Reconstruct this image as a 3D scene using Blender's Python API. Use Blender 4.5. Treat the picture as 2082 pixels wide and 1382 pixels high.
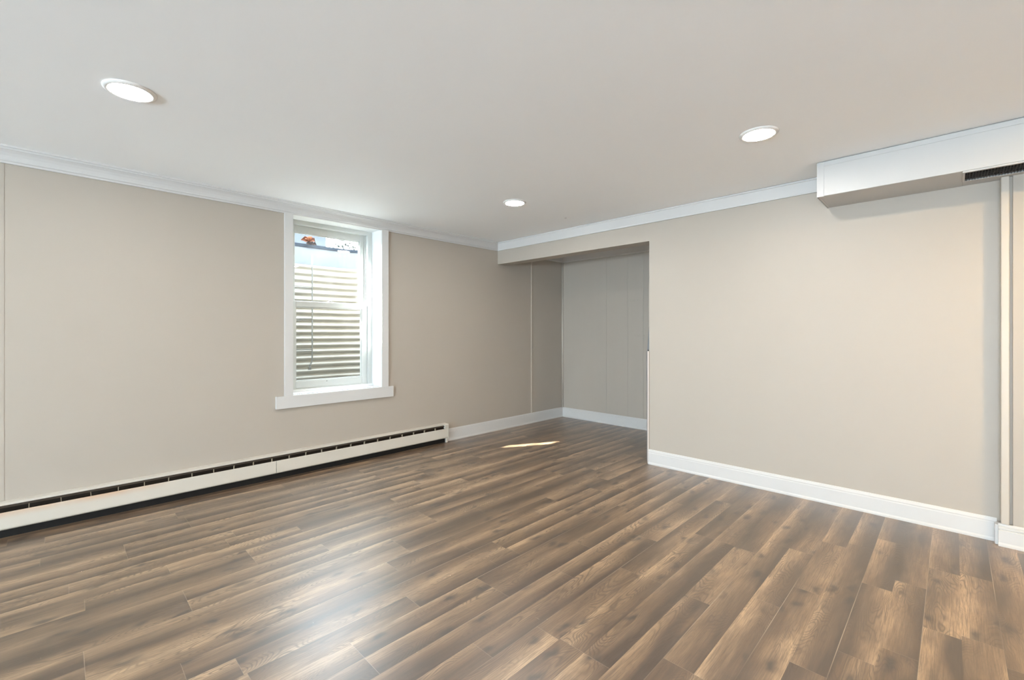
import bpy, bmesh, math, random
from mathutils import Vector, Matrix
random.seed(7)
S = bpy.context.scene
for o in list(bpy.data.objects): bpy.data.objects.remove(o, do_unlink=True)
R = math.radians

# ------------------------------------------------------------------ camera
CAM = Vector((3.8226, -3.6391, 1.15))
cd = bpy.data.cameras.new('camera'); cam = bpy.data.objects.new('camera', cd); S.collection.objects.link(cam)
cam.location = CAM; cam.rotation_euler = (R(90), 0, 0.778104)
cd.sensor_width = 36; cd.lens = 910.16 / 2082 * 36; cd.shift_y = -15.47 / 2082
cd.clip_start = .03; cd.clip_end = 300
S.camera = cam
S.view_settings.view_transform = 'Standard'; S.view_settings.look = 'None'
S.view_settings.exposure = 0.64; S.view_settings.gamma = 1.0; S.view_settings.use_curve_mapping = False

# ------------------------------------------------------------------ sky, sun
SUN_DIR = Vector((1.0, 1.90, -1.80)).normalized()
w = bpy.data.worlds.new('sky'); S.world = w; w.use_nodes = True
nt = w.node_tree; nt.nodes.clear()
wo = nt.nodes.new('ShaderNodeOutputWorld'); bg = nt.nodes.new('ShaderNodeBackground')
tc = nt.nodes.new('ShaderNodeTexCoord'); sx = nt.nodes.new('ShaderNodeSeparateXYZ'); cr = nt.nodes.new('ShaderNodeValToRGB')
nt.links.new(tc.outputs['Generated'], sx.inputs[0]); nt.links.new(sx.outputs['Z'], cr.inputs[0])
cr.color_ramp.elements[0].position = 0.0; cr.color_ramp.elements[0].color = (.88, .94, 1, 1)
cr.color_ramp.elements[1].position = 0.8; cr.color_ramp.elements[1].color = (.74, .86, 1, 1)
nt.links.new(cr.outputs[0], bg.inputs[0]); nt.links.new(bg.outputs[0], wo.inputs[0])
bg.inputs[1].default_value = 25.0
sd = bpy.data.lights.new('sun', 'SUN'); sd.energy = 60; sd.angle = R(.6); sd.color = (1, .98, .95)
so = bpy.data.objects.new('sun', sd); S.collection.objects.link(so)
so.rotation_euler = SUN_DIR.to_track_quat('-Z', 'Y').to_euler(); so.location = (-4, -8, 9)
LAMP_STRENGTH = 165.0
# unseen area lights added to fill the room
def fill_light(name, loc, rot, sx, sy, e, col):
    l = bpy.data.lights.new(name, 'AREA'); l.shape = 'RECTANGLE'; l.size = sx; l.size_y = sy; l.energy = e; l.color = col
    o = bpy.data.objects.new(name, l); S.collection.objects.link(o); o.location = loc; o.rotation_euler = rot
fill_light('fill_light_rear', (3.9, -10.45, 1.02), (R(142), 0, 0), 3.6, 1.9, 1020, (.66, .84, 1))
fill_light('fill_light_side', (6.16, -3.4, 1.05), (R(112), 0, R(90)), 2.0, 1.9, 24, (.92, .96, 1))
cy_ = S.cycles
cy_.max_bounces = 14; cy_.diffuse_bounces = 10; cy_.glossy_bounces = 6; cy_.transparent_max_bounces = 12; cy_.sample_clamp_indirect = 12

# ------------------------------------------------------------------ constants of the room
H = 2.2; BEAM = 1.9506; NY = 1.226; EX = 6.2; FY = -10.5
WY0, WY1, WZ0, WZ1 = -2.305, -1.508, .637, 2.114     # window opening
JOGX = 4.013; JOGY = -.06; OPX = 1.925

# ------------------------------------------------------------------ material helpers
def new_mat(name):
    m = bpy.data.materials.new(name); m.use_nodes = True
    nt = m.node_tree; b = nt.nodes['Principled BSDF']
    return m, nt, b
def N(nt, t, **k):
    n = nt.nodes.new(t)
    for a, v in k.items(): setattr(n, a, v)
    return n
def math_(nt, op, a, b=None, c=None, clamp=False):
    n = nt.nodes.new('ShaderNodeMath'); n.operation = op; n.use_clamp = clamp
    for i, v in enumerate((a, b, c)):
        if v is None: continue
        if isinstance(v, (int, float)): n.inputs[i].default_value = v
        else: nt.links.new(v, n.inputs[i])
    return n.outputs[0]
def maprange(nt, v, a, b, c, d, smooth=False):
    n = nt.nodes.new('ShaderNodeMapRange'); n.clamp = True
    if smooth: n.interpolation_type = 'SMOOTHSTEP'
    nt.links.new(v, n.inputs[0])
    for i, x in enumerate((a, b, c, d)): n.inputs[1 + i].default_value = x
    return n.outputs[0]
def mix(nt, f, a, b, blend='MIX'):
    n = nt.nodes.new('ShaderNodeMix'); n.data_type = 'RGBA'; n.blend_type = blend
    for i, v in ((0, f), (6, a), (7, b)):
        if isinstance(v, (int, float)): n.inputs[i].default_value = v
        elif isinstance(v, tuple): n.inputs[i].default_value = (*v, 1)
        else: nt.links.new(v, n.inputs[i])
    return n.outputs[2]
def noise(nt, vec, scale, detail=2, rough=.5, dist=0):
    n = nt.nodes.new('ShaderNodeTexNoise'); n.inputs['Scale'].default_value = scale
    n.inputs['Detail'].default_value = detail; n.inputs['Roughness'].default_value = rough; n.inputs['Distortion'].default_value = dist
    if vec is not None: nt.links.new(vec, n.inputs['Vector'])
    return n.outputs['Fac']
def scaled(nt, vec, s):
    n = nt.nodes.new('ShaderNodeMapping'); n.inputs['Scale'].default_value = s
    nt.links.new(vec, n.inputs['Vector']); return n.outputs[0]

def paint(name, col, rough=.5, bump=.06, var=.03, bscale=90, spec=.4):
    m, nt, b = new_mat(name)
    t = N(nt, 'ShaderNodeTexCoord').outputs['Object']
    n1 = noise(nt, t, 1.3, 3, .6)
    c2 = tuple(c * (1 - var * 2) for c in col)
    nt.links.new(mix(nt, n1, col, c2), b.inputs['Base Color'])
    b.inputs['Roughness'].default_value = rough; b.inputs['Specular IOR Level'].default_value = spec
    bp = N(nt, 'ShaderNodeBump'); bp.inputs['Strength'].default_value = bump; bp.inputs['Distance'].default_value = .004
    nt.links.new(noise(nt, t, bscale, 4, .6), bp.inputs['Height']); nt.links.new(bp.outputs[0], b.inputs['Normal'])
    return m

WALLC = (.438, .389, .328)
M = {}
M['wall'] = paint('greige_wall_paint', WALLC, .5, .05, .015, 140)
M['ceil'] = paint('ceiling_paint', (.925, .935, .935), .75, .06, .012, 60)
M['trim'] = paint('white_trim_paint', (.61, .597, .575), .33, .03, .01, 30, .5)
M['reveal'] = paint('white_reveal_paint', (.74, .75, .74), .45, .05, .01, 40)
M['vinyl'] = paint('window_vinyl', (.56, .575, .55), .3, .0, .01, 30, .5)
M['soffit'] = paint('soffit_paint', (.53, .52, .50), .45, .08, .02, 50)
M['batten'] = paint('batten_paint', (.52, .465, .395), .4, .03, .01, 60)
M['dark'] = paint('painted_shade_black', (.006, .005, .004), .7, 0, 0)  # near-black colour standing in for shade under the heater and in the duct
M['black'] = paint('black_rubbing', (.03, .03, .03), .8, 0, 0)
M['steel_bare'] = paint('bare_corner_metal', (.20, .21, .22), .45, .1, .2, 60)
M['drywall_edge'] = paint('raw_wood_edge', (.60, .52, .46), .7, .1, .05, 60)
M['concrete'] = paint('foundation_concrete', (.45, .44, .42), .9, .4, .1, 30)
M['seam'] = paint('weathered_seam', (.24, .18, .12), .8, .1, .2, 80)
M['gravel'] = paint('gravel', (.72, .70, .66), .95, 1, .3, 60)
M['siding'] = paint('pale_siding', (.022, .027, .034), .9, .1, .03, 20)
M['lawn'] = paint('lawn', (.20, .19, .12), .95, 1, .2, 40)
M['bark'] = paint('bark', (.10, .075, .055), .9, 1, .2, 40)

def niche_panel_mat():
    m, nt, b = new_mat('painted_panelling')
    t = N(nt, 'ShaderNodeTexCoord').outputs['Object']
    s = N(nt, 'ShaderNodeSeparateXYZ'); nt.links.new(t, s.inputs[0])
    g = None
    for gx in (.705, 1.005, 1.21, 1.62, 1.93, 2.24):
        d = math_(nt, 'ABSOLUTE', math_(nt, 'SUBTRACT', s.outputs['X'], gx))
        l = maprange(nt, d, .0015, .0045, 1, 0)
        g = l if g is None else math_(nt, 'MAXIMUM', g, l)
    col = mix(nt, noise(nt, scaled(nt, t, (14, 14, 1.5)), 1, 3), WALLC, tuple(c * .965 for c in WALLC))
    col = mix(nt, math_(nt, 'MULTIPLY', g, .16), col, (.30, .27, .23))
    # old scuffs left on the panelling
    sc = None
    for (mx, mz, rx, rz) in ((1.09, 1.535, .09, .018), (.74, 1.54, .012, .012), (.98, 1.115, .012, .02), (1.14, 1.11, .07, .02), (1.22, 1.08, .02, .06)):
        dx = math_(nt, 'DIVIDE', math_(nt, 'SUBTRACT', s.outputs['X'], mx), rx)
        dz = math_(nt, 'DIVIDE', math_(nt, 'SUBTRACT', s.outputs['Z'], mz), rz)
        dd = math_(nt, 'ADD', math_(nt, 'MULTIPLY', dx, dx), math_(nt, 'MULTIPLY', dz, dz))
        l = maprange(nt, dd, .2, 1.0, 1, 0, True)
        sc = l if sc is None else math_(nt, 'MAXIMUM', sc, l)
    sc = math_(nt, 'MULTIPLY', sc, maprange(nt, noise(nt, t, 120, 4, .7), .52, .62, 0, .5))
    col = mix(nt, sc, col, (.24, .20, .16))
    nt.links.new(col, b.inputs['Base Color']); b.inputs['Roughness'].default_value = .5
    bp = N(nt, 'ShaderNodeBump'); bp.inputs['Strength'].default_value = .6; bp.inputs['Distance'].default_value = .004; bp.invert = True
    nt.links.new(g, bp.inputs['Height']); nt.links.new(bp.outputs[0], b.inputs['Normal'])
    return m
M['panel'] = niche_panel_mat()

def heater_mat():
    m, nt, b = new_mat('aged_heater_enamel')
    t = N(nt, 'ShaderNodeTexCoord').outputs['Object']
    base = mix(nt, noise(nt, t, 3, 3), (.63, .585, .51), (.58, .535, .46))
    s = N(nt, 'ShaderNodeSeparateXYZ'); nt.links.new(t, s.inputs[0])
    # rust bloom near the left end along the upper edge
    dy = maprange(nt, s.outputs['Y'], -.62, -1.0, 0, 1, True)
    dz = maprange(nt, s.outputs['Z'], .105, .15, 0, 1, True)
    dz = math_(nt, 'MULTIPLY', dz, maprange(nt, s.outputs['Z'], .15, .152, 1, 0))
    rust = math_(nt, 'MULTIPLY', math_(nt, 'MULTIPLY', dy, dz), maprange(nt, noise(nt, t, 6, 4), .3, .7, .3, .8))
    base = mix(nt, rust, base, (.62, .36, .20))
    chips = maprange(nt, noise(nt, scaled(nt, t, (1, .6, 1)), 70, 5, .75), .69, .72, 0, .8)
    base = mix(nt, chips, base, (.10, .08, .06))
    nt.links.new(base, b.inputs['Base Color']); b.inputs['Roughness'].default_value = .4
    return m
M['heater'] = heater_mat()
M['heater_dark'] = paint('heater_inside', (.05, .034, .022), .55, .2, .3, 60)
M['fin'] = paint('aluminium_fins', (.09, .065, .045), .5, 0, .1)
M['bracket'] = paint('bracket_metal', (.42, .34, .24), .45, 0, .1)

def wood_mat():
    m, nt, b = new_mat('oak_laminate_planks')
    L = nt.links
    uv = N(nt, 'ShaderNodeUVMap', uv_map='grain').outputs[0]
    lo = N(nt, 'ShaderNodeUVMap', uv_map='local').outputs[0]
    at = N(nt, 'ShaderNodeAttribute', attribute_name='piece').outputs['Color']
    sa = N(nt, 'ShaderNodeSeparateColor'); L.new(at, sa.inputs[0])
    tone, rnd, knotty = sa.outputs[0], sa.outputs[1], sa.outputs[2]
    su = N(nt, 'ShaderNodeSeparateXYZ'); L.new(uv, su.inputs[0])
    v = scaled(nt, uv, (1, 1, 1))
    # slow light/dark drift along and across a strip
    drift = noise(nt, scaled(nt, v, (9, 1.7, 1)), 1, 3, .55, .4)
    drift2 = noise(nt, scaled(nt, v, (26, 2.2, 1)), 1, 3, .6, .3)
    fine = noise(nt, scaled(nt, v, (240, 7, 1)), 1, 4, .7)
    pores = noise(nt, scaled(nt, v, (520, 22, 1)), 1, 2, .6)
    # cathedral figure: contour lines of a smooth field
    fld = noise(nt, scaled(nt, v, (9.5, 2.0, 1)), 1, 1.5, .45, .25)
    rings = math_(nt, 'PINGPONG', math_(nt, 'MULTIPLY', fld, 84), 1.0)
    rings = maprange(nt, rings, .0, .62, 1, 0, True)
    rmask = maprange(nt, noise(nt, scaled(nt, v, (6, 1.6, 1)), 1.3, 2), .44, .58, .10, 1, True)
    rings = math_(nt, 'MULTIPLY', rings, rmask)
    # knots
    vo = N(nt, 'ShaderNodeTexVoronoi'); vo.voronoi_dimensions = '2D'; vo.feature = 'F1'; vo.inputs['Scale'].default_value = 1; vo.inputs['Randomness'].default_value = 1
    wv = N(nt, 'ShaderNodeMapping'); wv.inputs['Scale'].default_value = (9.0, 3.4, 1)
    dn = N(nt, 'ShaderNodeTexNoise'); dn.inputs['Scale'].default_value = 11; L.new(v, dn.inputs['Vector'])
    ad = N(nt, 'ShaderNodeVectorMath', operation='MULTIPLY_ADD'); L.new(dn.outputs['Color'], ad.inputs[0]); ad.inputs[1].default_value = (.06, .10, 0); L.new(v, ad.inputs[2])
    L.new(ad.outputs[0], wv.inputs['Vector']); L.new(wv.outputs[0], vo.inputs['Vector'])
    knot = maprange(nt, vo.outputs['Distance'], .02, .30, 1, 0, True)
    ksel = maprange(nt, noise(nt, scaled(nt, v, (4, 1.3, 1)), 1, 1), .42, .54, 0, 1, True)
    knot = math_(nt, 'MULTIPLY', math_(nt, 'MULTIPLY', knot, knot), ksel)
    f = math_(nt, 'ADD', math_(nt, 'MULTIPLY', maprange(nt, drift, .3, .7, 0, 1), .44), math_(nt, 'MULTIPLY', maprange(nt, drift2, .3, .7, 0, 1), .20))
    f = math_(nt, 'ADD', f, math_(nt, 'MULTIPLY', tone, .26))
    sl0 = N(nt, 'ShaderNodeSeparateXYZ'); L.new(lo, sl0.inputs[0])
    across = math_(nt, 'SUBTRACT', math_(nt, 'DIVIDE', sl0.outputs['X'], .1075), .5)
    sgn = maprange(nt, rnd, .66, .70, -.60, .40)
    f = math_(nt, 'ADD', f, math_(nt, 'MULTIPLY', across, sgn))
    ramp = N(nt, 'ShaderNodeValToRGB'); L.new(f, ramp.inputs[0])
    e = ramp.color_ramp.elements
    e[0].position = .15; e[0].color = (.068, .041, .022, 1)
    e[1].position = .85; e[1].color = (.510, .345, .200, 1)
    k = e.new(.40); k.color = (.178, .110, .060, 1)
    k = e.new(.62); k.color = (.305, .196, .110, 1)
    col = ramp.outputs[0]
    col = mix(nt, math_(nt, 'MULTIPLY', rings, .72), col, (.095, .060, .034))
    col = mix(nt, maprange(nt, fine, .42, .62, 0, .62), col, (.10, .066, .042))
    col = mix(nt, maprange(nt, pores, .58, .70, 0, .45), col, (.07, .045, .03))
    col = mix(nt, math_(nt, 'MULTIPLY', knot, .85), col, (.045, .032, .024))
    # joints: bevel glint painted pale along board pairs, fine line at butt ends
    pos = N(nt, 'ShaderNodeNewGeometry').outputs['Position']
    sp = N(nt, 'ShaderNodeSeparateXYZ'); L.new(pos, sp.inputs[0])
    bx = math_(nt, 'ABSOLUTE', math_(nt, 'SUBTRACT', math_(nt, 'FLOORED_MODULO', math_(nt, 'SUBTRACT', sp.outputs['X'], 3.308 - .1075), .215), .1075))
    jl = maprange(nt, bx, .0005, .0016, 1, 0)
    sl = N(nt, 'ShaderNodeSeparateXYZ'); L.new(lo, sl.inputs[0])
    je = maprange(nt, sl.outputs['Y'], .0008, .0022, 1, 0)
    jl = math_(nt, 'MULTIPLY', jl, maprange(nt, noise(nt, pos, 1.1, 2), .45, .6, .0, .75))
    col = mix(nt, jl, col, (.46, .36, .26))
    col = mix(nt, math_(nt, 'MULTIPLY', je, .45), col, (.42, .33, .25))
    # fine pale scratches on the walked-on area
    smask = maprange(nt, noise(nt, pos, 1.6, 2, .5, .6), .56, .68, 0, 1, True)
    rot = N(nt, 'ShaderNodeMapping'); rot.inputs['Rotation'].default_value = (0, 0, .62); rot.inputs['Scale'].default_value = (7, 150, 1); L.new(pos, rot.inputs['Vector'])
    scr = maprange(nt, noise(nt, rot.outputs[0], 1, 3, .6, .8), .70, .76, 0, .4)
    col = mix(nt, math_(nt, 'MULTIPLY', scr, smask), col, (.62, .52, .42))
    L.new(col, b.inputs['Base Color'])
    rr = math_(nt, 'ADD', maprange(nt, fine, .3, .7, -.03, .05), maprange(nt, noise(nt, pos, 2.2, 3), .3, .7, .37, .44))
    L.new(rr, b.inputs['Roughness'])
    b.inputs['Specular IOR Level'].default_value = .5
    b.inputs['Coat Weight'].default_value = 1; b.inputs['Coat Roughness'].default_value = .37; b.inputs['Coat IOR'].default_value = 1.6
    bp = N(nt, 'ShaderNodeBump'); bp.inputs['Strength'].default_value = .18; bp.inputs['Distance'].default_value = .0012; bp.invert = True
    hh = math_(nt, 'ADD', math_(nt, 'MULTIPLY', fine, .6), math_(nt, 'ADD', rings, math_(nt, 'MULTIPLY', math_(nt, 'MAXIMUM', jl, je), 2)))
    L.new(hh, bp.inputs['Height']); L.new(bp.outputs[0], b.inputs['Normal'])
    return m
M['wood'] = wood_mat()

def glass_mat():
    m, nt, b = new_mat('window_glass')
    nt.nodes.remove(b)
    tr = N(nt, 'ShaderNodeBsdfTransparent'); tr.inputs[0].default_value = (.95, .97, .96, 1)
    gl = N(nt, 'ShaderNodeBsdfGlossy'); gl.inputs['Roughness'].default_value = .03
    df = N(nt, 'ShaderNodeBsdfTranslucent'); df.inputs[0].default_value = (.9, .93, .95, 1)
    fr = N(nt, 'ShaderNodeFresnel'); fr.inputs[0].default_value = 1.5
    gb = N(nt, 'ShaderNodeNewGeometry').outputs['Backfacing']; nt.links.new(maprange(nt, gb, 0, 1, 1.45, 1 / 1.45), fr.inputs[0])
    t = N(nt, 'ShaderNodeTexCoord').outputs['Object']
    haze = maprange(nt, noise(nt, t, 5, 5, .7), .45, .75, .0, .008)      # dried dust on the pane
    m1 = N(nt, 'ShaderNodeMixShader'); m2 = N(nt, 'ShaderNodeMixShader')
    nt.links.new(haze, m1.inputs[0]); nt.links.new(tr.outputs[0], m1.inputs[1]); nt.links.new(df.outputs[0], m1.inputs[2])
    nt.links.new(fr.outputs[0], m2.inputs[0]); nt.links.new(m1.outputs[0], m2.inputs[1]); nt.links.new(gl.outputs[0], m2.inputs[2])
    nt.links.new(m2.outputs[0], nt.nodes['Material Output'].inputs['Surface'])
    return m
M['glass'] = glass_mat()

def galv_mat():
    m, nt, b = new_mat('galvanised_steel')
    t = N(nt, 'ShaderNodeTexCoord').outputs['Object']
    c = mix(nt, noise(nt, scaled(nt, t, (1, 1, .35)), 7, 4, .6), (.275, .26, .222), (.215, .205, .18))
    nt.links.new(c, b.inputs['Base Color']); b.inputs['Metallic'].default_value = .2; b.inputs['Roughness'].default_value = .6; b.inputs['Specular IOR Level'].default_value = .3
    return m
M['galv'] = galv_mat()
def simple(name, col, rough=.5, metal=0.0, spec=.5):
    m, nt, b = new_mat(name); t = N(nt, 'ShaderNodeTexCoord').outputs['Object']
    nt.links.new(mix(nt, noise(nt, t, 25, 3), col, tuple(c * .85 for c in col)), b.inputs['Base Color'])
    b.inputs['Roughness'].default_value = rough; b.inputs['Metallic'].default_value = metal; b.inputs['Specular IOR Level'].default_value = spec
    return m
M['ladder'] = simple('ladder_steel', (.12, .12, .11), .45, .3)
M['collar'] = simple('pale_collar', (.085, .092, .105), .8, 0, .15)
M['rimbar'] = simple('rim_bar_steel', (.012, .016, .022), .8, 0, .1)
M['leaf'] = simple('dry_leaf', (.055, .017, .007), .9, 0, .05)
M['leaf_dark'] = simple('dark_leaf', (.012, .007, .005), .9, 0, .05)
M['needle'] = simple('evergreen_foliage', (.012, .017, .013), .9, 0, .05)
M['vent'] = simple('bronze_louver', (.035, .022, .013), .45, .3)
M['latch'] = simple('latch_metal', (.35, .34, .32), .4, .4)
M['ring'] = simple('lamp_ring_enamel', (.84, .82, .79), .4)
def grit():
    m, nt, b = new_mat('gritty_sill_edge'); t = N(nt, 'ShaderNodeTexCoord').outputs['Object']
    nt.links.new(mix(nt, maprange(nt, noise(nt, t, 90, 5, .8), .42, .58, 0, 1), (.80, .80, .80), (.30, .31, .33)), b.inputs['Base Color'])
    b.inputs['Roughness'].default_value = .8; return m
M['grit'] = grit()
def emit(name, col, s):
    m, nt, b = new_mat(name)
    b.inputs['Base Color'].default_value = (.9, .9, .9, 1); b.inputs['Emission Color'].default_value = (*col, 1); b.inputs['Emission Strength'].default_value = s
    return m
M['led'] = emit('led_diffuser_neutral', (1, .965, .93), LAMP_STRENGTH)
M['led_warm'] = emit('led_diffuser_warm', (1, .67, .27), LAMP_STRENGTH * 2.9)

# ------------------------------------------------------------------ mesh helpers
def add_box(bm, x0, x1, y0, y1, z0, z1):
    vs = [bm.verts.new((x, y, z)) for x in (x0, x1) for y in (y0, y1) for z in (z0, z1)]
    for f in ((0, 1, 3, 2), (4, 6, 7, 5), (0, 4, 5, 1), (2, 3, 7, 6), (0, 2, 6, 4), (1, 5, 7, 3)):
        bm.faces.new([vs[i] for i in f])
def add_tube(bm, pts, r, n=10):
    pts = [Vector(p) for p in pts]; rings = []
    for i, p in enumerate(pts):
        t = (pts[min(i + 1, len(pts) - 1)] - pts[max(i - 1, 0)]).normalized()
        a = t.orthogonal().normalized() if i == 0 else (rings[-1][1] - t * rings[-1][1].dot(t)).normalized()
        b2 = t.cross(a)
        rings.append(([bm.verts.new(p + a * math.cos(q) * r + b2 * math.sin(q) * r) for q in [2 * math.pi * k / n for k in range(n)]], a))
    for i in range(len(rings) - 1):
        A, B = rings[i][0], rings[i + 1][0]
        for k in range(n): bm.faces.new((A[k], A[(k + 1) % n], B[(k + 1) % n], B[k]))
    bm.faces.new(rings[0][0][::-1]); bm.faces.new(rings[-1][0])
def add_lathe(bm, prof, n=48, c=(0, 0, 0)):
    rings = []
    for r, z in prof:
        rings.append([bm.verts.new((c[0] + r * math.cos(2 * math.pi * k / n), c[1] + r * math.sin(2 * math.pi * k / n), c[2] + z)) for k in range(n)] if r > 1e-6 else bm.verts.new((c[0], c[1], c[2] + z)))
    for A, B in zip(rings, rings[1:]):
        for k in range(n):
            k2 = (k + 1) % n
            if isinstance(A, list) and isinstance(B, list): bm.faces.new((A[k], A[k2], B[k2], B[k]))
            elif isinstance(A, list): bm.faces.new((A[k], A[k2], B))
            elif isinstance(B, list): bm.faces.new((A, B[k2], B[k]))
def obj(name, bm, mat, parent=None, bevel=0, smooth=False, loc=None):
    bmesh.ops.recalc_face_normals(bm, faces=bm.faces)
    me = bpy.data.meshes.new(name); bm.to_mesh(me); bm.free()
    if smooth:
        for p in me.polygons: p.use_smooth = True
    o = bpy.data.objects.new(name, me); S.collection.objects.link(o)
    me.materials.append(M[mat] if isinstance(mat, str) else mat)
    if parent:
        o.parent = parent
    if loc: o.location = loc
    if bevel:
        md = o.modifiers.new('bevel', 'BEVEL'); md.width = bevel; md.segments = 2; md.limit_method = 'ANGLE'; md.angle_limit = R(40)
    return o
def box_obj(name, dims, mat, parent=None, bevel=0):
    bm = bmesh.new()
    for d in (dims if isinstance(dims[0], (tuple, list)) else [dims]): add_box(bm, *d)
    return obj(name, bm, mat, parent, bevel)
def tag(o, label, cat, group=None, kind=None):
    if label: o['label'] = label
    if cat: o['category'] = cat
    if group: o['group'] = group
    if kind: o['kind'] = kind
    return o
def struct(o, label=None, cat=None):
    o['kind'] = 'structure'
    if label: o['label'] = label
    if cat: o['category'] = cat
    return o
def thing(name, loc, label, cat, group=None):
    o = bpy.data.objects.new(name, None); S.collection.objects.link(o); o.location = loc; o.empty_display_size = .05
    return tag(o, label, cat, group)
def moulding(name, prof, p0, p1, nrm, m0=0, m1=0, mat='trim', parent=None):
    """prof: list of (out, z). runs from p0 to p1 (xy); nrm = xy unit into the room; m = mitre sign at ends"""
    p0, p1, nrm = Vector((*p0, 0)), Vector((*p1, 0)), Vector((*nrm, 0)); t = (p1 - p0).normalized()
    bm = bmesh.new(); A, B = [], []
    for o_, z in prof:
        A.append(bm.verts.new(p0 + nrm * o_ + t * (m0 * o_) + Vector((0, 0, z))))
        B.append(bm.verts.new(p1 + nrm * o_ - t * (m1 * o_) + Vector((0, 0, z))))
    n = len(prof)
    for i in range(n): bm.faces.new((A[i], A[(i + 1) % n], B[(i + 1) % n], B[i]))
    bm.faces.new(A[::-1]); bm.faces.new(B)
    return obj(name, bm, mat, parent)

# ------------------------------------------------------------------ room shell
def build_floor():
    W = .1075; X0 = 3.308
    known = {0: -1.30, 1: -.61, 2: -1.66, 3: -.909, 4: -.648, 5: -.617, -1: -.903, -2: -.903, -5: -2.315, -4: -2.315, -7: -1.327, -8: -1.325, -9: -2.262,
             -10: -2.262, -11: -1.957, -12: -3.2, -15: -3.575, -16: -3.575, -17: -3.25, -18: -3.25, -19: -2.943, -20: -2.943,
             -24: -3.39, -25: -3.39, -26: -3.085, -27: -3.085, -30: -2.6}
    P = .617
    me = bpy.data.meshes.new('floor'); vs, fs, gr, lo, colr = [], [], [], [], []
    rn = random.Random(11)
    k0 = math.floor((0 - X0) / W) - 1; k1 = math.ceil((EX - X0) / W)
    pairoff = {}
    for k in range(k0, k1 + 1):
        xa, xb = X0 + k * W, X0 + (k + 1) * W
        xa, xb = max(xa, -.05), min(xb, EX + .05)
        if xb <= xa: continue
        if k in known: off = known[k]
        else:
            pk = k // 2
            if pk not in pairoff: pairoff[pk] = rn.uniform(0, P)
            off = pairoff[pk] if rn.random() < .6 else rn.uniform(0, P)
        y = off - P * math.ceil((off - (FY - .1)) / P) 
        merged = False
        while y < NY + .2:
            ya, yb = max(y, FY - .05), min(y + P, NY + .05)
            if yb > ya:
                i = len(vs); vs += [(xa, ya, 0), (xb, ya, 0), (xb, yb, 0), (xa, yb, 0)]; fs.append((i, i + 1, i + 2, i + 3))
                if not merged:
                    ox, oy = rn.uniform(0, 60), rn.uniform(0, 60); fl = rn.random() < .25; base_y = ya; t = rn.random(); r2 = rn.random()
                for (xx, yy) in ((xa, ya), (xb, ya), (xb, yb), (xa, yb)):
                    g = (xx - xa) if not fl else (xb - xx)
                    gr.append((g + ox, (yy - base_y) + oy)); lo.append((xx - (X0 + k * W), (yy - y) + (1 if merged else 0)))
                colr += [(t, r2, 0, 1)] * 4
                nearend = any(abs((y + P) - (kn + m * P)) < .02 for kn in ([known[k]] if k in known else []) for m in (0,))
                merged = (not merged) and (not nearend) and rn.random() < .55
            y += P
    me.from_pydata(vs, [], fs)
    a = me.uv_layers.new(name='grain'); b = me.uv_layers.new(name='local')
    for i, (p, q) in enumerate(zip(gr, lo)): a.data[i].uv = p; b.data[i].uv = q
    ca = me.color_attributes.new('piece', 'FLOAT_COLOR', 'CORNER')
    for i, c in enumerate(colr): ca.data[i].color = c
    me.materials.append(M['wood'])
    o = bpy.data.objects.new('floor', me); S.collection.objects.link(o)
    struct(o, 'grey-brown oak-look laminate plank floor', 'floor')
build_floor()
struct(box_obj('ceiling', (-.3, EX + .1, FY - .1, NY + .15, H, H + .1), 'ceil'), 'flat white painted ceiling', 'ceiling')
LN = .012
struct(box_obj('wall_left', [(-.28, 0, FY - .1, WY0 - LN, -.05, H), (-.28, 0, WY1 + LN, NY + .15, -.05, H),
                      (-.28, 0, WY0 - LN, WY1 + LN, -.05, WZ0 - LN), (-.28, 0, WY0 - LN, WY1 + LN, WZ1 + LN, H)], 'wall'), 'greige wall with the window', 'wall')
struct(box_obj('wall_back', [(OPX, JOGX, 0, .15, -.05, H), (0, OPX, 0, .15, BEAM, H)], 'wall'), 'greige wall with the dropped header beside it', 'wall')
struct(box_obj('wall_back_right', [(JOGX, 4.036, JOGY, .15, -.05, H), (4.036, 4.05, JOGY + .018, .15, -.05, H), (4.05, EX, JOGY, .15, -.05, H)], 'wall'), 'wall section standing slightly proud at the right edge', 'wall')
struct(box_obj('wall_niche_back', (0, 2.5, NY, NY + .1, -.05, H), 'panel'), 'panelled rear wall of the alcove', 'wall')
struct(box_obj('wall_niche_right', (2.5, 2.6, .15, NY + .1, -.05, H), 'wall'), 'side wall of the alcove', 'wall')
struct(box_obj('wall_right', (EX, EX + .1, FY - .1, .15, -.05, H), 'wall'), 'greige wall to the right of the room', 'wall')
struct(box_obj('wall_front', (0, EX, FY - .1, FY, -.05, H), 'wall'), 'greige wall behind the camera', 'wall')

# crown mouldings
cz = 2.1062
crownL = [(0, H), (.052, H), (.052, H - .010), (.046, H - .013), (.046, H - .022), (.040, H - .026), (.030, H - .036), (.021, H - .052), (.017, H - .066),
          (.016, H - .072), (.020, H - .074), (.020, H - .080), (.014, H - .084), (.012, cz), (0, cz)]
g = .0025
crownB = [(0, H - g), (.040, H - g), (.040, H - .012), (.034, H - .016), (.026, H - .040), (.016, H - .070), (.012, H - .082), (.012, cz), (0, cz)]
struct(moulding('trim_1', crownL, (0, FY), (0, 0), (1, 0), 0, 1), 'stepped white crown moulding above the window wall', 'moulding')
struct(moulding('trim_2', crownB, (0, 0), (3.226, 0), (0, -1), 1, 0), 'white crown moulding along the header and right wall', 'moulding')
struct(moulding('trim_3', [(o, z - .003) for o, z in crownL], (0, .15), (0, NY), (1, 0), 0, 1), 'crown moulding on the alcove side wall', 'moulding')
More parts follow.
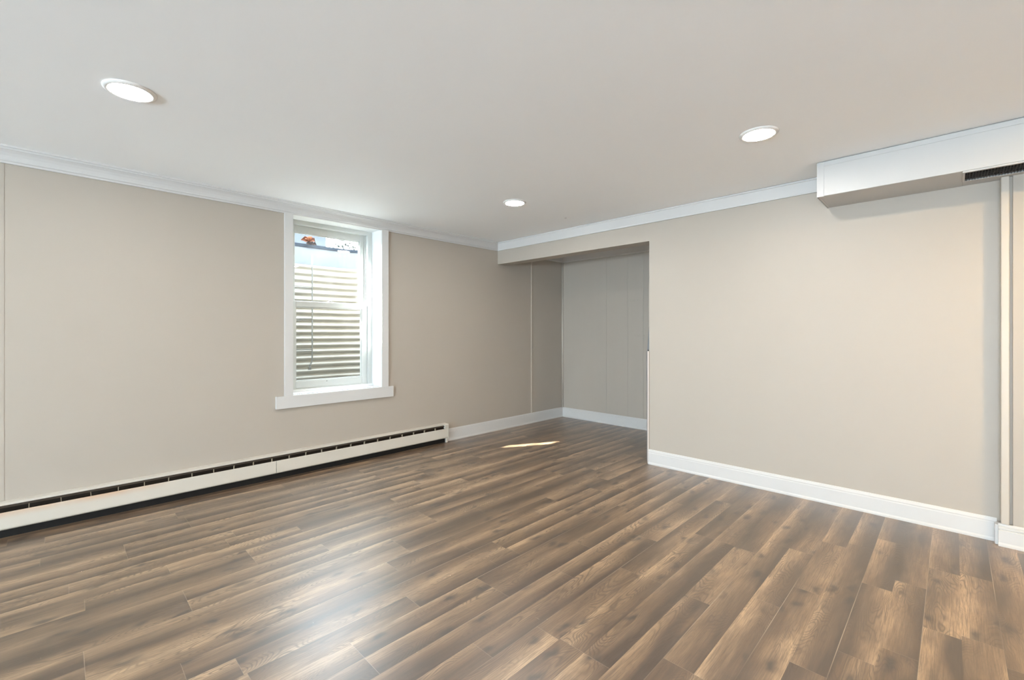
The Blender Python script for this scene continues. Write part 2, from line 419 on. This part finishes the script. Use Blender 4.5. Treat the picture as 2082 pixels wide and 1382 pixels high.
struct(moulding('trim_4', [(o, z - .006) for o, z in crownB], (0, NY), (2.5, NY), (0, -1), 1, 0), 'crown moulding on the alcove rear wall', 'moulding')
# baseboards
base = [(0, 0), (.018, 0), (.018, .010), (.0145, .018), (.0135, .020), (.0135, .098), (.011, .104), (.012, .110), (.009, .118), (.006, .1265), (0, .1272)]
base2 = [(0, 0), (.020, 0), (.020, .010), (.016, .020), (.0155, .084), (.010, .087), (.0135, .093), (.0135, .100), (.008, .103), (.010, .108), (.006, .119), (0, .119)]
struct(moulding('baseboard_left', base, (0, -.768), (0, NY), (1, 0), 0, 1), 'white baseboard between the heater and the alcove corner', 'baseboard')
struct(moulding('baseboard_niche', base, (0, NY), (2.5, NY), (0, -1), 1, 0), 'white baseboard at the back of the alcove', 'baseboard')
struct(moulding('baseboard_back', base, (OPX - .002, 0), (3.994, 0), (0, -1), 0, 0), 'long white baseboard under the blank wall', 'baseboard')
struct(moulding('baseboard_right', base2, (3.996, JOGY), (EX, JOGY), (0, -1), 0, 0), 'profiled white baseboard at the right edge', 'baseboard')
struct(box_obj('trim_5', (3.984, JOGX, JOGY, 0, 0, .108), 'trim', bevel=.003), 'short filler block joining two baseboards', 'trim')
# battens and corner strips
struct(box_obj('trim_6', (0, .007, .583, .603, .127, 2.10), 'batten', bevel=.002), 'thin painted batten over a panel seam', 'batten')
bm = bmesh.new(); add_tube(bm, [(.009, NY - .009, .127), (.009, NY - .009, 2.10)], .011, 12); struct(obj('trim_7', bm, 'batten', smooth=True), 'rounded corner strip in the alcove', 'trim')
struct(box_obj('trim_8', (4.006, 4.037, JOGY - .012, 0, .119, 1.987), 'batten', bevel=.003), 'painted corner strip at the wall step', 'trim')
# left-most wall seam
struct(box_obj('trim_9', (0, .0015, -3.93, -3.852, .2, 2.106), 'wall'), 'painted strip at the left edge', 'trim')

# loose corner bead at the opening
t = thing('corner_bead', (OPX, 0, 0), 'damaged corner bead with bare metal edge on the end of the blank wall', 'corner bead')
def rel(t, dims): x, y, z = t.location; return tuple(d - (x, x, y, y, z, z)[i] for i, d in enumerate(dims))
box_obj('edge_strip', rel(t, (OPX - .017, OPX, -.0015, .10, 0, .985)), 'drywall_edge', t, .0015)
tp = box_obj('strip_gap', rel(t, (OPX, OPX + .0030, -.0012, .003, .127, .985)), 'seam', t)
bm = bmesh.new(); n = 26; prev = None
for i in range(n + 1):                          # ragged, buckled metal flange
    z = .02 + 1.18 * i / n; q = random.uniform(-.003, .003)
    wd = (.026 - .024 * (z - .95) / .26) if z > .95 else .0245 + q * .8
    row = [bm.verts.new((-.0005, .001, z)), bm.verts.new((-max(wd, .001), .003 + q * .5, z)), bm.verts.new((-max(wd, .001), .006 + q * .5, z)), bm.verts.new((-.0005, .005, z))]
    if prev:
        for a in range(4): bm.faces.new((prev[a], prev[(a + 1) % 4], row[(a + 1) % 4], row[a]))
    else: bm.faces.new(row[::-1])
    prev = row
bm.faces.new(prev)
tag(obj('metal_flange', bm, 'steel_bare', t), 'bare grey metal flange', None)
box_obj('nail_head', rel(t, (OPX - .013, OPX - .004, -.004, .006, .987, .997)), 'vent', t, .001)

# ------------------------------------------------------------------ window
t = bpy.data.objects.new('window_1', None); S.collection.objects.link(t); t.location = (0, (WY0 + WY1) / 2, WZ0)
struct(t, 'white double-hung window in a deep reveal', 'window')
def wb(name, dims, mat, bevel=0, parent=None):
    p = parent or t
    l = Vector(t.location) + (Vector(p.location) if p is not t else Vector())
    ds = dims if isinstance(dims[0], (tuple, list)) else [dims]
    return box_obj(name, [(a - l.x, b - l.x, c - l.y, d - l.y, e - l.z, f - l.z) for a, b, c, d, e, f in ds], mat, p, bevel)
FX0, FX1 = -.27, -.175
wb('reveal_liner', [(-.28, .0, WY0 - LN, WY0, WZ0 - LN, WZ1 + LN), (-.28, .0, WY1, WY1 + LN, WZ0 - LN, WZ1 + LN), (-.28, 0, WY0, WY1, WZ1, WZ1 + LN)], 'reveal')
wb('sill', [(-.28, .004, WY0, WY1, WZ0 - LN, WZ0 + .003), (-.2, -.175 + .02, WY0, WY1, WZ0, WZ0 + .022)], 'reveal')
wb('sill_grit', (-.055, -.012, WY0 + .003, WY1 - .012, WZ0 + .003, WZ0 + .0065), 'grit')
fw = .044
wb('frame', [(FX0, FX1, WY0, WY0 + fw, WZ0, WZ1), (FX0, FX1, WY1 - fw, WY1, WZ0, WZ1), (FX0, FX1, WY0 + fw, WY1 - fw, WZ1 - .034, WZ1), (FX0, FX1 - .01, WY0 + fw, WY1 - fw, WZ0, WZ0 + .030),
             (FX0 + .045, FX0 + .052, WY1 - fw - .012, WY1 - fw, WZ0, WZ1), (FX0 + .045, FX0 + .052, WY0 + fw, WY0 + fw + .012, WZ0, WZ1)], 'vinyl', .002)
sy0, sy1 = WY0 + fw, WY1 - fw
def sash(name, x0, x1, z0, z1, rb, rt, st):
    s = wb(name, [(x0, x1, sy0 + .001, sy0 + st, z0, z1), (x0, x1, sy1 - st, sy1 - .001, z0, z1), (x0, x1, sy0 + st, sy1 - st, z0, z0 + rb), (x0, x1, sy0 + st, sy1 - st, z1 - rt, z1),
                  (x0 + .008, x1 - .008, sy0 + st, sy0 + st + .008, z0 + rb, z1 - rt), (x0 + .008, x1 - .008, sy1 - st - .008, sy1 - st, z0 + rb, z1 - rt),
                  (x0 + .008, x1 - .008, sy0 + st, sy1 - st, z0 + rb, z0 + rb + .008), (x0 + .008, x1 - .008, sy0 + st, sy1 - st, z1 - rt - .008, z1 - rt)], 'vinyl', .0025)
    xm = (x0 + x1) / 2
    wb('glass', (xm - .002, xm + .002, sy0 + st - .003, sy1 - st + .003, z0 + rb - .003, z1 - rt + .003), 'glass', 0, s)
    return s
sash('upper_sash', -.262, -.230, 1.372, WZ1 - .034, .045, .060, .055)
lowers = sash('lower_sash', -.222, -.188, .667, 1.420, .062, .048, .053)
wb('latch', [(-.218, -.196, -1.93, -1.87, 1.420, 1.428), (-.214, -.202, -1.915, -1.885, 1.428, 1.436)], 'latch', .003)
wb('sash_lift_mark', (-.1885, -.1865, -1.945, -1.937, .712, .717), 'black', .0005)
CT = .020
wb('side_casing', [(0, CT, -2.366, WY0 + .004, .640, cz + .004)], 'trim', .002)
wb('side_casing', [(0, CT, WY1 - .004, -1.442, .640, cz + .004)], 'trim', .002)
wb('apron_board', (0, CT + .003, -2.430, -1.391, .541, .640), 'trim', .002)

# ------------------------------------------------------------------ outside: window well
WC = -1.90
def well_path(r=.42, hw=.80, xb=-.92, x0=-.285, n=14):
    pts = []
    for i in range(6): pts.append((x0 + (xb + r - x0) * i / 6, WC - hw, 0, -1))
    for i in range(n + 1):
        a = math.pi / 2 * i / n; pts.append((xb + r - r * math.sin(a), WC - hw + r - r * math.cos(a), -math.sin(a), -math.cos(a)))
    for i in range(1, 9): pts.append((xb, WC - hw + r + (2 * hw - 2 * r) * i / 9, -1, 0))
    for i in range(n + 1):
        a = math.pi / 2 * i / n; pts.append((xb + r - r * math.cos(a), WC + hw - r + r * math.sin(a), -math.cos(a), math.sin(a)))
    for i in range(1, 7): pts.append((xb + r + (x0 - xb - r) * i / 6, WC + hw, 0, 1))
    return pts
t = thing('window_well', (-.6, WC, .35), 'corrugated galvanised steel window well outside the window', 'window well')
path = well_path()
bm = bmesh.new(); rows = []; nz = 300; za, zb = .35, 1.845
for j in range(nz + 1):
    z = za + (zb - za) * j / nz; d = .0125 * math.sin(2 * math.pi * (z - .03) / .0672)
    rows.append([bm.verts.new((x + nx * d + .6, y + ny * d - WC, z - .35)) for x, y, nx, ny in path])
for A, B in zip(rows, rows[1:]):
    for i in range(len(path) - 1): bm.faces.new((A[i], A[i + 1], B[i + 1], B[i]))
o = obj('corrugated_wall', bm, 'galv', t, smooth=True)
md = o.modifiers.new('thick', 'SOLIDIFY'); md.thickness = .003; md.offset = 0
def band(name, z0, z1, o0, o1, mat):
    bm = bmesh.new(); rr = []
    for x, y, nx, ny in path:
        rr.append([bm.verts.new((x + nx * q + .6, y + ny * q - WC, z - .35)) for q, z in ((o0, z0), (o1, z0), (o1, z1), (o0, z1))])
    for A, B in zip(rr, rr[1:]):
        for i in range(4): bm.faces.new((A[i], A[(i + 1) % 4], B[(i + 1) % 4], B[i]))
    bm.faces.new(rr[0][::-1]); bm.faces.new(rr[-1])
    return obj(name, bm, mat, t, smooth=False)
tag(band('upper_collar', 1.845, 2.03, .0, .006, 'collar'), 'smooth pale collar above the corrugations', None)
tag(band('rim_bar', 2.028, 2.058, -.010, .022, 'rimbar'), 'grey steel rim', None)
tag(box_obj('well_gravel', (-.90, -.30, WC - .76, WC + .76, .20, .345), 'gravel'), 'gravel bed at the foot of the window well', 'gravel', None, 'stuff')
# ladder hooked on the well
t = thing('escape_ladder', (-.82, -1.83, .8), 'thin grey metal ladder hanging in the window well', 'ladder')
def rl(pts): return [tuple(Vector(p) - Vector((-.82, -1.83, .8))) for p in pts]
for yy in (-1.83, -2.20):
    bm = bmesh.new(); add_tube(bm, rl([(-.80, yy + .0, 1.93), (-.78, yy - .01, 1.88), (-.80, yy, 1.80), (-.80, yy, .87), (-.79, yy - .02, .83), (-.775, yy - .035, .80)]), .0075, 10)
    obj('rail', bm, 'ladder', t, smooth=True)
    bm = bmesh.new(); add_box(bm, *[d - (-.82, -.82, -1.83, -1.83, .8, .8)[i] for i, d in enumerate((-.790, -.760, yy - .052, yy - .022, .775, .807))]); obj('foot', bm, 'ladder', t, .004)
for zz in (1.60, 1.287, .978):
    bm = bmesh.new(); add_tube(bm, rl([(-.80, -2.20, zz), (-.80, -1.83, zz)]), .006, 8); add_tube(bm, rl([(-.80, -2.20, zz - .016), (-.80, -1.83, zz - .016)]), .004, 8); obj('rung', bm, 'ladder', t, smooth=True)
# leaf caught on the rim
def leaf_mesh(seed, size):
    rn = random.Random(seed); bm = bmesh.new()
    for k in range(4):                        # crumpled lobes folding over each other
        a = rn.uniform(-.5, .9) + k * .9; d = Vector((0, math.cos(a), math.sin(a) * .6)); s_ = Vector((0, -math.sin(a), math.cos(a)))
        L_, w_ = size * rn.uniform(.8, 1.2), size * rn.uniform(.35, .5); rows = []
        for i in range(7):
            u = i / 6; wd = w_ * math.sin(math.pi * min(1, .12 + u * .9)) * rn.uniform(.75, 1.15); c = d * (u * L_) + Vector((.4 * size * math.sin(2.4 * u + k), 0, .25 * size * math.sin(3 * u)))
            rows.append([bm.verts.new(c + s_ * wd * q + Vector((abs(q) * wd * .8, 0, 0))) for q in (-1, 0, 1)])
        for A, B in zip(rows, rows[1:]):
            for q in (0, 1): bm.faces.new((A[q], A[q + 1], B[q + 1], B[q]))
    return bm
bm = leaf_mesh(3, .062)
o = obj('dry_leaf', bm, 'leaf', loc=(-.885, -1.835, 2.088)); tag(o, 'curled brown dry leaf caught on the window well rim', 'leaf', 'dry leaves on the well rim')
md = o.modifiers.new('thick', 'SOLIDIFY'); md.thickness = .0015
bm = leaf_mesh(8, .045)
o = obj('dry_leaf', bm, 'leaf_dark', loc=(-.872, -1.815, 2.052)); tag(o, 'dark dry leaf hanging below the brown one', 'leaf', 'dry leaves on the well rim')
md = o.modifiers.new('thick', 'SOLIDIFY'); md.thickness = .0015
# garden, neighbour, tree
tag(box_obj('lawn', [(-40, -.985, -40, 30, 1.9, 1.99), (-.985, -.3, -40, WC - .87, 1.9, 1.99), (-.985, -.3, WC + .87, 30, 1.9, 1.99)], 'lawn'), 'lawn outside around the window well', 'lawn', None, 'stuff')
t = thing('neighbour_house', (-12, -5, 1.99), 'pale blue neighbouring house wall seen through the top of the window', 'house')
def hb(name, dims, mat, bevel=0):
    return box_obj(name, tuple(d - (-12, -12, -5, -5, 1.99, 1.99)[i] for i, d in enumerate(dims)), mat, t, bevel)
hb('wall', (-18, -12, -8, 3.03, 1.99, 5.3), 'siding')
bm = bmesh.new()
v = [bm.verts.new((x + 12, y + 5, z - 1.99)) for y in (-8.4, 3.4) for x, z in ((-18.4, 5.2), (-11.6, 5.2), (-15, 6.9))]
bm.faces.new(v[:3]); bm.faces.new(v[3:]); bm.faces.new((v[0], v[1], v[4], v[3])); bm.faces.new((v[1], v[2], v[5], v[4])); bm.faces.new((v[2], v[0], v[3], v[5]))
obj('roof', bm, 'rimbar', t)
t = thing('evergreen_tree', (-16, 6.4, 1.99), 'dark evergreen tree beyond the window well', 'tree')
bm = bmesh.new(); add_lathe(bm, [(0, 0), (.2, 0), (.12, 3), (.04, 6.3), (0, 6.4)], 10); obj('trunk', bm, 'bark', t, smooth=True)
bm = bmesh.new(); rn = random.Random(5)
for i in range(5200):
    z = .8 + 5.8 * rn.random() ** 1.2; rmax = 2.0 * (1 - (z - .8) / 6.0) + .12; a = rn.uniform(0, 6.283); r = rmax * rn.random() ** .5
    c = Vector((r * math.cos(a), r * math.sin(a), z - .15 * r)); u = Vector((math.cos(a), math.sin(a), rn.uniform(-.5, .3))).normalized() * rn.uniform(.10, .22)
    v_ = u.cross(Vector((rn.uniform(-1, 1), rn.uniform(-1, 1), 1))).normalized() * rn.uniform(.02, .05)
    q = [bm.verts.new(c + s_) for s_ in (-u * .5, v_, u, -v_)]; bm.faces.new(q)
o = obj('foliage', bm, 'needle', t)

# ------------------------------------------------------------------ baseboard heater
t = thing('baseboard_heater', (0, -2.4, 0), 'long cream enamel baseboard heater with dark slot under the window', 'heater')
HY0, HY1 = -4.9, -.770; T = 2.4
def hp(name, prof, y0, y1, mat, parent=None, loc=True):
    o = moulding(name, prof, (0, y0 + T), (0, y1 + T), (1, 0), 0, 0, mat, t); return o
hp('back_plate', [(0, .02), (.003, .02), (.003, .188), (.020, .1905), (.034, .1895), (.034, .1805), (.037, .1800), (.037, .1925), (.020, .1965), (0, .197)], HY0, HY1, 'heater')
hp('damper', [(.032, .1780), (.050, .168), (.0515, .170), (.034, .1800)], HY0 + .02, HY1 - .04, 'heater_dark')
seam = -2.442
pf = [(.052, .140), (.057, .147), (.062, .147), (.0635, .143), (.0645, .060), (.062, .053), (.052, .047), (.052, .050), (.060, .056), (.0615, .062), (.0605, .140), (.056, .142)]
hp('front_panel', pf, HY0, seam - .0015, 'heater'); hp('front_panel', pf, seam + .0015, HY1 - .004, 'heater')
bm = bmesh.new()
add_box(bm, 0, .066, HY1 - .003 + T, HY1 + T, .045, .196); add_box(bm, .036, .0655, HY1 - .042 + T, HY1 + T, .147, .188); add_box(bm, .0, .05, HY1 - .02 + T, HY1 - .003 + T, .0, .05)
obj('end_cap', bm, 'heater', t, .0025)
bm = bmesh.new(); add_tube(bm, [(.030, HY0 + T, .09), (.030, HY1 - .02 + T, .09)], .011, 12); obj('copper_pipe', bm, 'fin', t, smooth=True)
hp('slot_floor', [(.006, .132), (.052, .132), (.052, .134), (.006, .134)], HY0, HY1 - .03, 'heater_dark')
bm = bmesh.new(); y = HY0 + .01
while y < HY1 - .05: add_box(bm, .008, .050, y + T, y + .0006 + T, .062, .125); y += .012
tag(obj('fins', bm, 'fin', t), None, None, None, 'stuff')
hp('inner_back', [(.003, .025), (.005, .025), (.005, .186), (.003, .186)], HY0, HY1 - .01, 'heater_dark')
k = 0; y = -.929
while y > HY0:
    bm = bmesh.new(); tl = random.uniform(-.004, .004)
    vs = [bm.verts.new(p) for p in ((.034, y + T, .176), (.034, y + T + .003, .176), (.034, y + T + .003 + tl, .134), (.034, y + T + tl, .134), (.053, y + T, .170), (.053, y + T + .003, .170), (.053, y + T + .003 + tl, .134), (.053, y + T + tl, .134))]
    for f in ((0, 1, 2, 3), (4, 7, 6, 5), (0, 4, 5, 1), (1, 5, 6, 2), (2, 6, 7, 3), (3, 7, 4, 0)): bm.faces.new([vs[i] for i in f])
    obj('bracket', bm, 'bracket', t); y -= .1285
hp('toe_shade_strip', [(.0, .0), (.032, .0), (.032, .052), (.0, .052)], HY0, HY1 - .022, 'dark')  # solid black strip painting the shade below the front panel

# ------------------------------------------------------------------ boxed duct with grille
SX, SY, SZ = 3.224, -.338, 1.987
t = thing('boxed_duct', (SX, 0, SZ), 'white boxed-in duct under the ceiling at the upper right', 'duct box')
def sb(name, dims, mat, bevel=0, parent=None):
    ds = dims if isinstance(dims[0], (tuple, list)) else [dims]
    return box_obj(name, [(a - SX, b - SX, c, d, e - SZ, f - SZ) for a, b, c, d, e, f in ds], mat, parent or t, bevel)
VX0, VY0, VY1 = 3.862, -.322, -.120
gz = .003
sb('housing', [(SX, EX, SY, SY + .012, SZ, H - gz), (SX, SX + .012, SY + .012, 0, SZ, H - gz), (SX + .012, VX0, SY + .012, 0, SZ, SZ + .012),
               (VX0, EX, VY1, JOGY if False else -.0005, SZ, SZ + .012), (VX0, EX, SY + .012, VY0, SZ, SZ + .012)], 'soffit', .002)
sb('corner_angle', [(SX - .003, SX + .034, SY - .0035, SY, SZ - .003, H - .006), (SX - .003, SX, SY, -.002, SZ - .003, H - .006)], 'soffit', .001)
sb('top_strip', [(SX + .034, EX, SY - .003, SY, H - .032, H - .005)], 'soffit', .001)
gr = sb('air_grille', [(VX0 - .004, EX, VY0 - .012, VY0 + .004, SZ - .008, SZ), (VX0 - .004, VX0 + .006, VY0, VY1, SZ - .006, SZ), (VX0 - .004, EX, VY1 - .004, VY1 + .008, SZ - .004, SZ)], 'soffit', .001)
tag(gr, 'slotted air grille with dark louvers', None)
x = VX0 + .012; ds = []
while x < VX0 + 1.0: ds.append((x, x + .0016, VY0 + .004, VY1 - .004, SZ - .004, SZ + .010)); x += .011
for q in range(1, 5): ds.append((VX0 + .006, VX0 + 1.0, VY0 + q * .04, VY0 + q * .04 + .003, SZ - .002, SZ + .012))
sb('louvers', ds, 'vent', 0, gr)
sb('duct_shade_sheet', (VX0, EX, VY0, VY1, SZ + .02, SZ + .03), 'dark', 0)  # black sheet standing in for the shade behind the louvers

# ------------------------------------------------------------------ ceiling lights
def recessed(x, y, label, group, mat='led', tilt=(0, 0)):
    t = thing('recessed_light', (x, y, H), label, 'ceiling light', group)
    bm = bmesh.new(); add_lathe(bm, [(.0735, -.0070), (.0765, -.0095), (.084, -.0090), (.0925, -.0035), (.0935, -.0008), (.0935, 0), (.0735, 0), (.0735, -.0070)], 56)
    a = obj('trim_ring', bm, 'ring', t, smooth=True)
    bm = bmesh.new(); add_lathe(bm, [(0, -.0078), (.06, -.0077), (.0732, -.0068), (.0732, -.003), (0, -.003)], 48)
    b = obj('diffuser', bm, mat, t, smooth=True)
    t.rotation_euler = (*tilt, 0); t.location.z = H - abs(tilt[0]) * .09 - abs(tilt[1]) * .09
    return t
g1 = 'round ceiling lights'
recessed(1.275, -3.418, 'round flush ceiling light nearest the left edge', g1, tilt=(R(.3), R(-.3)))
recessed(1.297, -1.045, 'smallest, farthest round ceiling light, near the alcove header', g1)
recessed(3.090, -1.037, 'round ceiling light left of the boxed duct', g1)
recessed(4.890, -1.040, 'warm round ceiling light beyond the right edge of the frame', g1, 'led_warm')
recessed(3.090, -3.418, 'round ceiling light overhead of the camera', g1)
# small hook on the ceiling
t = bmesh.new(); add_lathe(t, [(0, -.006), (.006, -.005), (.012, -.001), (.012, 0), (0, 0)], 16)
tag(obj('screw_cap', t, 'trim', loc=(1.289, -.367, H)), 'tiny white screw cap on the ceiling near the header', 'screw cap')
